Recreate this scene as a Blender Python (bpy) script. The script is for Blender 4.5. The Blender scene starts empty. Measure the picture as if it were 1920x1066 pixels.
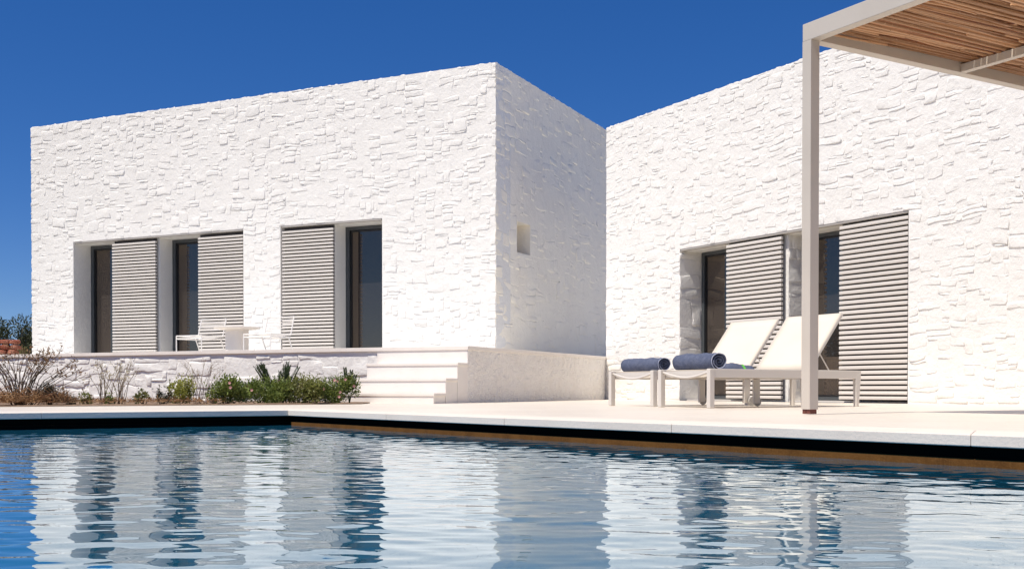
import bpy, math, random
import numpy as np
from mathutils import Vector, Matrix

R = math.radians
sc = bpy.context.scene
C = sc.collection

# ------------------------------------------------------------------ camera, sky, sun, exposure
CAM_Z = 0.175
cam_d = bpy.data.cameras.new('camera')
cam = bpy.data.objects.new('camera', cam_d); C.objects.link(cam)
cam.location = (0, 0, CAM_Z)
cam.rotation_euler = (R(90 - 0.8), 0, 0)
cam_d.sensor_width = 36; cam_d.lens = 38.625
cam_d.shift_y = 0.1171
cam_d.clip_start = 0.05; cam_d.clip_end = 5000
sc.camera = cam

SUN_EL = 62.0
SUN_AZ = (-0.788, -0.616)                       # horizontal direction towards the sun
world = bpy.data.worlds.new('World'); sc.world = world; world.use_nodes = True
wn = world.node_tree
bg = wn.nodes['Background']
sky = wn.nodes.new('ShaderNodeTexSky'); sky.sky_type = 'NISHITA'; sky.sun_disc = False
sky.sun_elevation = R(SUN_EL); sky.sun_rotation = math.atan2(SUN_AZ[0], SUN_AZ[1])
sky.air_density = 0.6; sky.dust_density = 0.0; sky.ozone_density = 8.0
gam = wn.nodes.new('ShaderNodeGamma'); gam.inputs[1].default_value = 0.66   # even, deep clear-day blue over the whole dome
hsv = wn.nodes.new('ShaderNodeHueSaturation')
hsv.inputs['Hue'].default_value = 0.516; hsv.inputs['Saturation'].default_value = 1.47; hsv.inputs['Value'].default_value = 1.30
wn.links.new(sky.outputs[0], gam.inputs[0]); wn.links.new(gam.outputs[0], hsv.inputs['Color'])
wn.links.new(hsv.outputs[0], bg.inputs[0]); bg.inputs[1].default_value = 0.125

sun_d = bpy.data.lights.new('sun', 'SUN'); sun_d.energy = 5.0; sun_d.angle = R(0.53); sun_d.color = (1.0, 0.925, 0.81)
sun = bpy.data.objects.new('sun', sun_d); C.objects.link(sun)
e = R(SUN_EL); hz = math.hypot(*SUN_AZ)
sv = Vector((SUN_AZ[0] / hz * math.cos(e), SUN_AZ[1] / hz * math.cos(e), math.sin(e)))
sun.rotation_euler = sv.to_track_quat('Z', 'Y').to_euler()
sun.location = sv * 30

sc.render.engine = 'CYCLES'
sc.view_settings.view_transform = 'Standard'; sc.view_settings.look = 'None'
sc.view_settings.exposure = 0.15; sc.view_settings.gamma = 1.0
sc.view_settings.use_curve_mapping = False
sc.cycles.use_denoising = True
sc.cycles.max_bounces = 12; sc.cycles.diffuse_bounces = 8; sc.cycles.glossy_bounces = 5
sc.cycles.caustics_reflective = False; sc.cycles.caustics_refractive = False
sc.cycles.sample_clamp_indirect = 6

# ------------------------------------------------------------------ material helpers
def mat(name, col, rough=0.6, bump=(), var=None, spec=None, ior=None, rnd=None, metallic=0.0, sub=0.0):
    """bump: list of (scale, distance_m); var: (scale, colour2, low, high) noise mix; rnd: colour2 mixed by object random"""
    m = bpy.data.materials.new(name); m.use_nodes = True
    nt = m.node_tree; p = nt.nodes['Principled BSDF']
    p.inputs['Roughness'].default_value = rough; p.inputs['Metallic'].default_value = metallic
    if spec is not None: p.inputs['Specular IOR Level'].default_value = spec
    if ior is not None: p.inputs['IOR'].default_value = ior
    geo = nt.nodes.new('ShaderNodeNewGeometry')
    rgb = nt.nodes.new('ShaderNodeRGB'); rgb.outputs[0].default_value = (*col, 1)
    out = rgb.outputs[0]
    if rnd:
        oi = nt.nodes.new('ShaderNodeObjectInfo'); mx = nt.nodes.new('ShaderNodeMix'); mx.data_type = 'RGBA'
        nt.links.new(oi.outputs['Random'], mx.inputs[0]); nt.links.new(out, mx.inputs[6]); mx.inputs[7].default_value = (*rnd, 1)
        out = mx.outputs[2]
    for v in (var or []):
        s, c2, lo, hi = v[:4]
        nz = nt.nodes.new('ShaderNodeTexNoise'); nz.inputs['Scale'].default_value = s; nz.inputs['Detail'].default_value = 6
        if len(v) > 4:
            mp = nt.nodes.new('ShaderNodeMapping'); mp.inputs['Scale'].default_value = v[4]
            nt.links.new(geo.outputs['Position'], mp.inputs[0]); nt.links.new(mp.outputs[0], nz.inputs['Vector'])
        else:
            nt.links.new(geo.outputs['Position'], nz.inputs['Vector'])
        mr = nt.nodes.new('ShaderNodeMapRange'); mr.inputs[1].default_value = lo; mr.inputs[2].default_value = hi
        nt.links.new(nz.outputs[0], mr.inputs[0])
        mx = nt.nodes.new('ShaderNodeMix'); mx.data_type = 'RGBA'
        nt.links.new(mr.outputs[0], mx.inputs[0]); nt.links.new(out, mx.inputs[6]); mx.inputs[7].default_value = (*c2, 1)
        out = mx.outputs[2]
    nt.links.new(out, p.inputs['Base Color'])
    prev = None
    for s, d in bump:
        nz = nt.nodes.new('ShaderNodeTexNoise'); nz.inputs['Scale'].default_value = s; nz.inputs['Detail'].default_value = 4
        nt.links.new(geo.outputs['Position'], nz.inputs['Vector'])
        b = nt.nodes.new('ShaderNodeBump'); b.inputs['Strength'].default_value = 1.0; b.inputs['Distance'].default_value = d
        nt.links.new(nz.outputs[0], b.inputs['Height'])
        if prev: nt.links.new(prev, b.inputs['Normal'])
        prev = b.outputs[0]
    if prev: nt.links.new(prev, p.inputs['Normal'])
    if sub:
        tr = nt.nodes.new('ShaderNodeBsdfTranslucent'); nt.links.new(out, tr.inputs[0])
        ms = nt.nodes.new('ShaderNodeMixShader'); ms.inputs[0].default_value = sub
        nt.links.new(p.outputs[0], ms.inputs[1]); nt.links.new(tr.outputs[0], ms.inputs[2])
        nt.links.new(ms.outputs[0], nt.nodes['Material Output'].inputs['Surface'])
    return m

M = {}
WHITE = (0.805, 0.79, 0.755)
M['stone'] = mat('whitewashed_stone', WHITE, 0.55, [(7, .012), (24, .0065), (75, .004), (220, .001)], [(1.7, (0.775, 0.757, 0.72), .45, .75), (30, (0.84, 0.825, 0.79), .5, .8)])
M['fillstone'] = mat('whitewash_with_warm_fill', (0.94, 0.885, 0.77), 0.6, [(7, .010), (24, .006), (75, .003)], [(2.2, (0.90, 0.84, 0.73), .45, .75), (40, (0.70, 0.63, 0.56), .68, .80)])  # whitewash of the shaded side wall, bounce light put into its colour
M['mortar'] = mat('whitewashed_mortar', (0.80, 0.77, 0.745), 0.65, [(14, .012), (60, .004)], [(2.5, (0.77, 0.735, 0.70), .45, .75)])
M['plaster'] = mat('white_plaster', (0.81, 0.79, 0.755), 0.6, [(7, .004), (45, .002)], [(3, (0.76, 0.73, 0.70), .45, .8)])
M['cement'] = mat('trowelled_cement', (0.90, 0.865, 0.82), 0.7, [(9, .05), (34, .03), (110, .006)], [(4, (0.86, 0.815, 0.765), .45, .75), (38, (0.70, 0.65, 0.60), .60, .74)])
M['stepplaster'] = mat('smooth_step_plaster', (0.82, 0.775, 0.725), 0.6, [(12, .004), (60, .0015)], [(5, (0.78, 0.73, 0.68), .45, .75)])
M['cap'] = mat('pale_cement_cap', (0.80, 0.745, 0.685), 0.55, [(30, .002)], [(5, (0.75, 0.69, 0.63), .45, .75)])
M['deck'] = mat('beige_polished_concrete', (0.70, 0.64, 0.555), 0.42, [(16, .0012), (160, .0004)], [(0.9, (0.655, 0.58, 0.495), .4, .7), (7, (0.73, 0.665, 0.59), .5, .8)])
M['coping'] = mat('pale_coping_concrete', (0.77, 0.70, 0.615), 0.6, [(60, .0015), (220, .0006)], [(2, (0.72, 0.64, 0.555), .45, .75), (160, (0.60, 0.56, 0.52), .58, .72)])
M['copingshade'] = mat('black_coping_shade', (0.008, 0.007, 0.006), 0.9, spec=0.0)  # black stands in for the shade below the coping
M['poolwall'] = mat('brown_pool_wall', (0.15, 0.066, 0.018), 0.9, [(40, .002)], [(9, (0.10, 0.043, 0.012), .4, .7), (130, (0.18, 0.085, 0.026), .5, .75)], spec=.1)
M['slat'] = mat('beige_painted_aluminium', (0.645, 0.61, 0.57), 0.45, [(200, .0002)], rnd=(0.60, 0.565, 0.525))
M['track'] = mat('warm_grey_aluminium', (0.40, 0.375, 0.345), 0.5)
M['slatshade'] = mat('dark_slat_gap_shade', (0.045, 0.038, 0.035), 0.7)  # shade between the slats, put in as a dark colour
M['recessshade'] = mat('grey_recess_shade', (0.42, 0.42, 0.425), 0.7, [(20, .006)], [(9, (0.34, 0.34, 0.35), .45, .7)])
M['frame'] = mat('anthracite_aluminium', (0.055, 0.062, 0.068), 0.35)
M['gasket'] = mat('black_gasket', (0.008, 0.008, 0.009), 0.4)
M['pergola'] = mat('taupe_painted_steel', (0.56, 0.505, 0.44), 0.5, [(90, .0004)], [(3, (0.53, 0.475, 0.41), .45, .75)])
M['rust'] = mat('red_primer_steel', (0.14, 0.04, 0.027), 0.7, [(60, .001)])
M['lounger'] = mat('pale_powdercoat', (0.62, 0.58, 0.53), 0.45, [(300, .0002)])
M['sling'] = mat('cream_sling_mesh', (0.78, 0.71, 0.61), 0.75, [(420, .0004)], [(3, (0.75, 0.68, 0.58), .45, .7)], sub=.12)
M['wheel'] = mat('grey_plastic', (0.33, 0.315, 0.30), 0.5)
M['towel'] = mat('slate_blue_terry', (0.098, 0.118, 0.185), 0.95, [(420, .004), (30, .010)], [(22, (0.135, 0.155, 0.225), .4, .7), (300, (0.055, 0.066, 0.115), .5, .75)], spec=.15)
M['hem'] = mat('pale_hem', (0.42, 0.46, 0.60), 0.9, [(300, .001)])
M['green'] = mat('green_band', (0.10, 0.42, 0.05), 0.7)
M['whitemetal'] = mat('white_powdercoat', (0.80, 0.77, 0.73), 0.4)
M['table'] = mat('cream_table', (0.70, 0.645, 0.585), 0.5, [(60, .0006)])
M['reed'] = mat('dry_reed', (0.32, 0.15, 0.065), 0.5, [(90, .002)], [(60, (0.74, 0.50, 0.31), .62, .75), (55, (0.09, 0.035, 0.012), .68, .73)], rnd=(0.80, 0.48, 0.26), sub=.2)
M['soil'] = mat('dry_soil', (0.22, 0.145, 0.095), 0.95, [(20, .02), (90, .008)], [(6, (0.30, 0.20, 0.13), .4, .7), (30, (0.12, 0.075, 0.045), .5, .7)])
M['ground'] = mat('dry_field', (0.26, 0.205, 0.13), 0.95, [(2, .05)], [(.05, (0.17, 0.16, 0.075), .4, .65), (.6, (0.32, 0.25, 0.16), .45, .7)])
M['terra'] = mat('reddish_rough_stone', (0.30, 0.085, 0.045), 0.85, [(18, .02)], [(7, (0.42, 0.20, 0.13), .45, .65), (20, (0.14, 0.04, 0.02), .55, .75)])
M['bark'] = mat('grey_bark', (0.12, 0.095, 0.07), 0.9, [(25, .01)])
M['twig'] = mat('dry_twig', (0.085, 0.06, 0.042), 0.85)
M['paletwig'] = mat('pale_twig', (0.27, 0.215, 0.155), 0.85)
M['bud'] = mat('dry_seed_head', (0.20, 0.115, 0.055), 0.9)
M['palebud'] = mat('pale_seed_head', (0.40, 0.34, 0.19), 0.9)
M['leaf'] = mat('green_leaf', (0.15, 0.20, 0.04), 0.5, (), [(9, (0.24, 0.29, 0.065), .42, .62), (45, (0.07, 0.10, 0.025), .5, .7)], sub=.25)
M['leaf2'] = mat('olive_green_leaf', (0.22, 0.245, 0.055), 0.5, (), [(12, (0.26, 0.25, 0.075), .42, .62), (45, (0.10, 0.12, 0.035), .5, .7)], sub=.25)
M['limeleaf'] = mat('lime_leaf', (0.40, 0.40, 0.08), 0.5, (), [(30, (0.20, 0.23, 0.05), .45, .7)], sub=.25)
M['darkleaf'] = mat('dark_grey_leaf', (0.060, 0.060, 0.032), 0.7, (), [(40, (0.095, 0.085, 0.045), .45, .7)], sub=.15)
M['frond'] = mat('dark_frond', (0.035, 0.06, 0.018), 0.5, (), [(20, (0.06, 0.09, 0.03), .45, .7)], sub=.15)
M['oliveleaf'] = mat('olive_tree_leaf', (0.07, 0.09, 0.038), 0.6, (), [(.9, (0.028, 0.038, 0.018), .4, .6), (6, (0.09, 0.10, 0.05), .5, .75)], sub=.15)
M['dryleaf'] = mat('dry_grass_leaf', (0.36, 0.21, 0.10), 0.9, (), [(12, (0.22, 0.10, 0.045), .45, .65), (40, (0.48, 0.33, 0.18), .55, .75)], sub=.15)
M['scrubleaf'] = mat('scrub_leaf', (0.20, 0.18, 0.06), 0.8, (), [(3, (0.10, 0.11, 0.035), .42, .6), (8, (0.33, 0.24, 0.11), .5, .7)], sub=.15)
M['petal'] = mat('pink_petal', (0.75, 0.40, 0.38), 0.7, sub=.2)
M['black'] = mat('black_plastic', (0.02, 0.02, 0.02), 0.5)

def glass_mat():
    m = bpy.data.materials.new('dark_solar_glass'); m.use_nodes = True; nt = m.node_tree
    p = nt.nodes['Principled BSDF']; p.inputs['Base Color'].default_value = (0.032, 0.028, 0.027, 1)
    p.inputs['Roughness'].default_value = 0.01; p.inputs['IOR'].default_value = 2.1
    p.inputs['Specular Tint'].default_value = (1.0, 0.80, 0.60, 1)
    return m
M['glass'] = glass_mat()

def water_mat():
    m = bpy.data.materials.new('pool_water'); m.use_nodes = True; nt = m.node_tree
    nt.nodes.remove(nt.nodes['Principled BSDF'])
    d = nt.nodes.new('ShaderNodeBsdfDiffuse'); d.inputs[0].default_value = (0.014, 0.13, 0.235, 1)
    g = nt.nodes.new('ShaderNodeBsdfGlossy'); g.inputs['Roughness'].default_value = 0.012; g.inputs[0].default_value = (.90, .97, 1, 1)
    fr = nt.nodes.new('ShaderNodeFresnel'); fr.inputs[0].default_value = 1.40
    mr = nt.nodes.new('ShaderNodeMapRange'); mr.inputs[1].default_value = 0.0; mr.inputs[2].default_value = .62; mr.inputs[3].default_value = .02; mr.inputs[4].default_value = .86
    nt.links.new(fr.outputs[0], mr.inputs[0])
    mx = nt.nodes.new('ShaderNodeMixShader'); nt.links.new(mr.outputs[0], mx.inputs[0])
    nt.links.new(d.outputs[0], mx.inputs[1]); nt.links.new(g.outputs[0], mx.inputs[2])
    nt.links.new(mx.outputs[0], nt.nodes['Material Output'].inputs['Surface'])
    return m
M['water'] = water_mat()

# ------------------------------------------------------------------ mesh helpers
UNIT = [1.0]                                   # metres per drawing unit of the thing being built
class MB:
    def __init__(s): s.v = []; s.f = []
    def add(s, vs, fs):
        o = len(s.v); s.v += [tuple(a) for a in vs]; s.f += [tuple(i + o for i in f) for f in fs]; return s
    def box(s, x0, x1, y0, y1, z0, z1):
        return s.add([(x0,y0,z0),(x1,y0,z0),(x1,y1,z0),(x0,y1,z0),(x0,y0,z1),(x1,y0,z1),(x1,y1,z1),(x0,y1,z1)],
              [(0,3,2,1),(4,5,6,7),(0,1,5,4),(1,2,6,5),(2,3,7,6),(3,0,4,7)])
    def prism(s, pts, axis, a, b):
        """extrude a polygon (pairs) along axis 0/1/2 from a to b"""
        n = len(pts)
        def mk(p, w):
            if axis == 0: return (w, p[0], p[1])
            if axis == 1: return (p[0], w, p[1])
            return (p[0], p[1], w)
        vs = [mk(p, a) for p in pts] + [mk(p, b) for p in pts]
        fs = [tuple(range(n)), tuple(range(2 * n - 1, n - 1, -1))]
        fs += [(i, i + n, (i + 1) % n + n, (i + 1) % n) for i in range(n)]
        return s.add(vs, fs)
    def tube(s, pts, r, n=6, cap=True):
        pts = [Vector(p) for p in pts]; rs = r if isinstance(r, (list, tuple)) else [r] * len(pts)
        vs = []; fs = []; ref = None
        for i, p in enumerate(pts):
            d = (pts[min(i + 1, len(pts) - 1)] - pts[max(i - 1, 0)])
            if d.length < 1e-9: d = Vector((0, 0, 1))
            d.normalize()
            if ref is None: ref = Vector((0, 0, 1)) if abs(d.z) < .9 else Vector((1, 0, 0))
            a = (ref - d * ref.dot(d)).normalized(); b = d.cross(a); ref = a
            for k in range(n):
                t = 2 * math.pi * k / n; vs.append(p + (a * math.cos(t) + b * math.sin(t)) * rs[i])
        for i in range(len(pts) - 1):
            for k in range(n):
                fs.append((i*n+k, i*n+(k+1) % n, (i+1)*n+(k+1) % n, (i+1)*n+k))
        if cap: fs.append(tuple(range(n - 1, -1, -1))); fs.append(tuple(range((len(pts)-1)*n, len(pts)*n)))
        return s.add(vs, fs)
    def lathe(s, prof, n=32, cx=0, cy=0):
        vs = []; fs = []
        for r, z in prof:
            for k in range(n):
                t = 2*math.pi*k/n; vs.append((cx + r*math.cos(t), cy + r*math.sin(t), z))
        for i in range(len(prof) - 1):
            for k in range(n): fs.append((i*n+k, i*n+(k+1) % n, (i+1)*n+(k+1) % n, (i+1)*n+k))
        fs.append(tuple(range(n-1, -1, -1))); fs.append(tuple(range((len(prof)-1)*n, len(prof)*n)))
        return s.add(vs, fs)
    def build(s, name, m, parent=None, smooth=False, bevel=0):
        me = bpy.data.meshes.new(name); k_ = UNIT[0]
        me.from_pydata(s.v if k_ == 1 else [(a * k_, b * k_, c * k_) for a, b, c in s.v], [], s.f); me.update()
        if m is not None: me.materials.append(m)
        if smooth: me.polygons.foreach_set('use_smooth', [True] * len(me.polygons))
        o = bpy.data.objects.new(name, me); C.objects.link(o)
        if parent is not None: o.parent = parent
        if bevel:
            b = o.modifiers.new('bevel', 'BEVEL'); b.width = bevel; b.segments = 2; b.limit_method = 'ANGLE'
        return o

def tag(o, label, cat, group=None, kind=None):
    if label: o['label'] = label
    if cat: o['category'] = cat
    if group: o['group'] = group
    if kind: o['kind'] = kind
    return o
def thing(name, label, cat, loc, rz=0, group=None):
    o = bpy.data.objects.new(name, None); C.objects.link(o); o.location = loc; o.rotation_euler = (0, 0, rz)
    o.empty_display_size = .2
    return tag(o, label, cat, group)
def struct(o): o['kind'] = 'structure'; return o
def copy_tree(o, parent=None):
    c = o.copy(); C.objects.link(c); c.parent = parent
    for ch in list(o.children): copy_tree(ch, c)
    return c

# site frames -------------------------------------------------------
A1 = R(-25.2); A2 = R(-59.47)
X1 = Vector((math.cos(A1), math.sin(A1), 0)); Y1 = Vector((-math.sin(A1), math.cos(A1), 0))
X2 = Vector((math.cos(A2), math.sin(A2), 0)); Y2 = Vector((-math.sin(A2), math.cos(A2), 0))
K1 = Vector((-0.2157, 14.8546, 0))            # near corner of the left house
K2 = Vector((1.5926, 18.6976, 0))             # where both houses meet
def L1(x, y, z=0): return K1 + X1 * x + Y1 * y + Vector((0, 0, z))
def L2(x, y, z=0): return K2 + X2 * x + Y2 * y + Vector((0, 0, z))
def S2(x2, y2, z=0): return X2 * x2 + Y2 * y2 + Vector((0, 0, z))   # site grid of pergola and loungers

# ------------------------------------------------------------------ masonry
def masonry(W, H, holes, seed, cx=.032, cy=.021, joint=.006, edge=.012, proud=(.003, .024), big=1.0):
    """random rubble on a jittered grid: returns list of (outline[(s,t)], centre, area). s in 0..W, t in 0..H"""
    rnd = random.Random(seed)
    nx = max(4, round(W / cx)); nz = max(3, round(H / cy)); cx = W / nx; cy = H / nz
    ph = [rnd.uniform(0, 6.28) for _ in range(12)]
    def lin(v, lo, hi): return min(max((v - lo) / (hi - lo), 0), 1)
    node = {}
    def nd(i, j):
        if (i, j) in node: return node[(i, j)]
        s = i * cx; t = j * cy
        wt = .022 * math.sin(s * 1.9 + ph[0] + .8 * math.sin(t * 1.3 + ph[1])) + .014 * math.sin(s * 5.3 + t * 2.1 + ph[2]) + .008 * math.sin(s * 12 + t * 7 + ph[5])
        ws = .018 * math.sin(t * 2.7 + s * .6 + ph[3]) + .012 * math.sin(t * 8 + s * 2 + ph[4])
        ds = rnd.uniform(-.42, .42) * cx; dt = rnd.uniform(-.36, .36) * cy
        k = 1.0
        for (a, b, c, d) in holes:                    # calm the joints beside openings
            k = min(k, max(lin(max(a - s, s - b), 0, .18), lin(max(c - t, t - d), 0, .18)))
        fs = min(k, lin(min(s, W - s), 0, .15)); ft = min(k, lin(min(t, H - t), 0, .15))
        ps = s + (ws + ds) * fs; pt = t + (wt + dt) * ft
        if fs < .05 and not (0 < s < W): ps += rnd.uniform(-edge, edge * .6)
        if ft < .05 and t >= H - 1e-6: pt += rnd.uniform(-edge * 1.6, edge * .7)
        node[(i, j)] = (ps, pt); return node[(i, j)]
    occ = np.zeros((nx, nz), bool)
    for (a, b, c, d) in holes:
        for i in range(nx):
            for j in range(nz):
                if a < (i + .5) * cx < b and c < (j + .5) * cy < d: occ[i, j] = True
    out = []
    for j in range(nz):
        i = 0
        while i < nx:
            if occ[i, j]: i += 1; continue
            q = rnd.random()
            if q < .34: w, h = rnd.randint(4, 12), rnd.randint(1, 3)
            elif q < .62: w, h = rnd.randint(4, 8), rnd.randint(3, 5)
            elif q < .84: w, h = rnd.randint(6, 13), rnd.randint(4, 8)
            elif q < .93: w, h = rnd.randint(3, 5), rnd.randint(5, 8)
            else: w, h = rnd.randint(1, 3), rnd.randint(1, 3)
            w = max(1, round(w * big)); h = max(1, round(h * big))
            run = 0
            while i + run < nx and not occ[i + run, j] and run < w + 1: run += 1
            if run <= w: w = run
            elif run == w + 1 and (i + run >= nx or occ[min(i + run, nx - 1), j]): w = run
            w = min(w, run)
            hh = 1
            while hh < h and j + hh < nz and not occ[i:i + w, j + hh].any(): hh += 1
            if j + hh == nz - 1 and not occ[i:i + w, nz - 1].any(): hh += 1
            occ[i:i + w, j:j + hh] = True
            pts = [nd(a, j) for a in range(i, i + w)] + [nd(i + w, b) for b in range(j, j + hh)] + \
                  [nd(a, j + hh) for a in range(i + w, i, -1)] + [nd(i, b) for b in range(j + hh, j, -1)]
            out.append(pts); i += w
    return out, rnd

PR = (-.0035, .0064)
def stone_geo(pts, rnd, joint, proud, n=None):
    """one pillow-like stone in (s,t,height) coordinates"""
    P = np.array(pts); m = len(P)
    # resample to n points by arc length, then soften
    Q = np.vstack([P, P[:1]]); seg = np.hypot(*(Q[1:] - Q[:-1]).T); L = seg.sum(); cum = np.concatenate([[0], np.cumsum(seg)])
    wd = P[:, 0].max() - P[:, 0].min(); ht = P[:, 1].max() - P[:, 1].min()
    if n is None: n = 12 if min(wd, ht) > .09 else 10
    tt = (np.arange(n) + rnd.uniform(0, 1)) / n * L
    S = np.stack([np.interp(tt, cum, Q[:, 0]), np.interp(tt, cum, Q[:, 1])], 1)
    c = S.mean(0)
    # add original corners pull: move nearest sample towards the bounding corners to keep stones blocky
    for ci in range(4):
        corner = [(P[:, 0].min(), P[:, 1].min()), (P[:, 0].max(), P[:, 1].min()), (P[:, 0].max(), P[:, 1].max()), (P[:, 0].min(), P[:, 1].max())][ci]
        d = np.hypot(P[:, 0] - corner[0], P[:, 1] - corner[1]); k = P[d.argmin()]
        i = np.hypot(S[:, 0] - k[0], S[:, 1] - k[1]).argmin(); S[i] += (k - S[i]) * rnd.uniform(.7, 1.0)
    half = np.array([max(wd, 1e-3), max(ht, 1e-3)]) / 2
    def shrink(A, d): return c + (A - c) * np.clip(1 - d / half, .15, 1)
    S = shrink(S, joint)
    bv = min(rnd.uniform(.006, .016), ht * .25, wd * .25)
    p0 = proud[0] + (proud[1] - proud[0]) * rnd.random() ** 1.5
    ax = rnd.uniform(-.05, .05); ay = rnd.uniform(-.085, .045)
    def hgt(A): return p0 + (A[:, 0] - c[0]) * ax + (A[:, 1] - c[1]) * ay
    R1 = shrink(S, bv * .42); R2_ = shrink(S, bv * 1.5)
    h1 = np.maximum(hgt(R1) * rnd.uniform(.7, .9), -.004); h2 = np.maximum(hgt(R2_), -.003) + np.array([rnd.uniform(-.003, .003) for _ in range(n)])
    vs = [(a[0], a[1], -.006) for a in S] + [(a[0], a[1], h) for a, h in zip(R1, h1)] + [(a[0], a[1], h) for a, h in zip(R2_, h2)]
    vs.append((c[0], c[1], float(h2.mean()) + rnd.uniform(-.001, .004)))
    fs = []
    for r in range(2):
        for k in range(n): fs.append((r*n+k, r*n+(k+1) % n, (r+1)*n+(k+1) % n, (r+1)*n+k))
    for k in range(n): fs.append((2*n+k, 2*n+(k+1) % n, 3*n))
    return vs, fs, wd * ht

def lay_stones(sets, parent, keep, stuff_name='masonry', m='stone'):
    """sets: (outlines, rnd, map(s,t,h)->xyz, joint, proud, weight); largest in view become parts, the rest one mass"""
    items = []
    for outl, rnd, mp, joint, proud, wgt in sets:
        for pts in outl:
            vs, fs, area = stone_geo(pts, rnd, joint, proud)
            V = [mp(*v) for v in vs]
            w = wgt(V[-1]) if callable(wgt) else wgt
            items.append((area * w, V, fs))
    items.sort(key=lambda t: -t[0])
    for a, V, fs in items[:keep]:
        MB().add(V, fs).build('stone', M[m], parent, smooth=True)
    if items[keep:]:
        mb = MB()
        for a, V, fs in items[keep:]: mb.add(V, fs)
        o = mb.build(stuff_name, M[m], parent, smooth=True); o['kind'] = 'stuff'

def plate(mb, x0, x1, z0, z1, y0, y1, holes):
    """vertical wall slab with rectangular holes (a,b,c,d), decomposed into butted boxes"""
    xs = sorted({x0, x1, *[v for h in holes for v in h[:2]]}); zs = sorted({z0, z1, *[v for h in holes for v in h[2:]]})
    xs = [v for v in xs if x0 <= v <= x1]; zs = [v for v in zs if z0 <= v <= z1]
    for k in range(len(zs) - 1):
        run = None
        for i in range(len(xs) - 1):
            mx, mz = (xs[i] + xs[i+1]) / 2, (zs[k] + zs[k+1]) / 2
            solid = not any(h[0] < mx < h[1] and h[2] < mz < h[3] for h in holes)
            if solid and run is None: run = xs[i]
            if run is not None and (not solid or i == len(xs) - 2):
                mb.box(run, xs[i+1] if solid else xs[i], y0, y1, zs[k], zs[k+1]); run = None

# ------------------------------------------------------------------ ground, pool, deck
PC = Vector((-1.86, 9.13, 0)); PD = Vector((0.594, -0.804, 0)).normalized(); PL = -Y2      # pool corner, its two edges
def offs(o):                                   # pool outline pushed outwards by o
    nr = Vector((-PD.y, PD.x, 0));  nr = nr if nr.dot(Y2) > 0 else -nr
    nl = -X2
    den = nr.cross(nl).z
    def hit(a, b):                              # point with (P-PC).nr=a, (P-PC).nl=b
        return PC + Vector((a * nl.y - b * nr.y, b * nr.x - a * nl.x, 0)) / den
    A = hit(o, o); far = 17 + o; lon = 13 + o
    B = A + PD * far; D = A + PL * lon; E_ = B + PL * (lon + 0)
    return [A, B, E_, D]

gw = MB()
inner = offs(.30); outer = [Vector((-1800, 1800, 0)), Vector((1800, 1800, 0)), Vector((1800, -1800, 0)), Vector((-1800, -1800, 0))]
order = [3, 0, 1, 2]
ins = [inner[k] for k in order]                # left-far, corner, right-near, near
gv = [(p.x, p.y, -.03) for p in ins] + [(p.x, p.y, -.03) for p in outer]
gw.add(gv, [(0, 1, 5, 4), (1, 2, 6, 5), (2, 3, 7, 6), (3, 0, 4, 7)])
struct(gw.build('ground', M['ground']))

# pool basin walls and floor
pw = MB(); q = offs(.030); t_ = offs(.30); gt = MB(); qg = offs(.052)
for k in range(4):
    a, b = q[k], q[(k+1) % 4]; c, d = t_[k], t_[(k+1) % 4]
    e0, e1 = qg[k], qg[(k+1) % 4]; RZ = -.095
    pw.add([(a.x,a.y,RZ),(b.x,b.y,RZ),(b.x,b.y,-1.5),(a.x,a.y,-1.5)], [(0,1,2,3)])
    pw.add([(a.x,a.y,RZ),(b.x,b.y,RZ),(e1.x,e1.y,RZ),(e0.x,e0.y,RZ)], [(0,1,2,3)])
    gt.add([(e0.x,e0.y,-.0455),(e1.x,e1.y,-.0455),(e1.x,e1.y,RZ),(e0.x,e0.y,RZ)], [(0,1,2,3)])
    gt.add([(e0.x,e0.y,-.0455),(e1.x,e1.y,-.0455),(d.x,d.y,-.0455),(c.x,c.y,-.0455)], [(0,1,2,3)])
    if k == 3:                                   # shade of the unlit far wall painted black down to the water
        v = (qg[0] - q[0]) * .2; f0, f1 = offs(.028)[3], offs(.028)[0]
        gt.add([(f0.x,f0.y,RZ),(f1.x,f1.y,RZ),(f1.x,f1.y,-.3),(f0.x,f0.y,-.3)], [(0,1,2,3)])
pw.add([(p.x,p.y,-1.5) for p in q], [(0,1,2,3)])
struct(pw.build('pool_wall', M['poolwall'])); struct(gt.build('pool_edge_shade', M['copingshade']))

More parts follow.
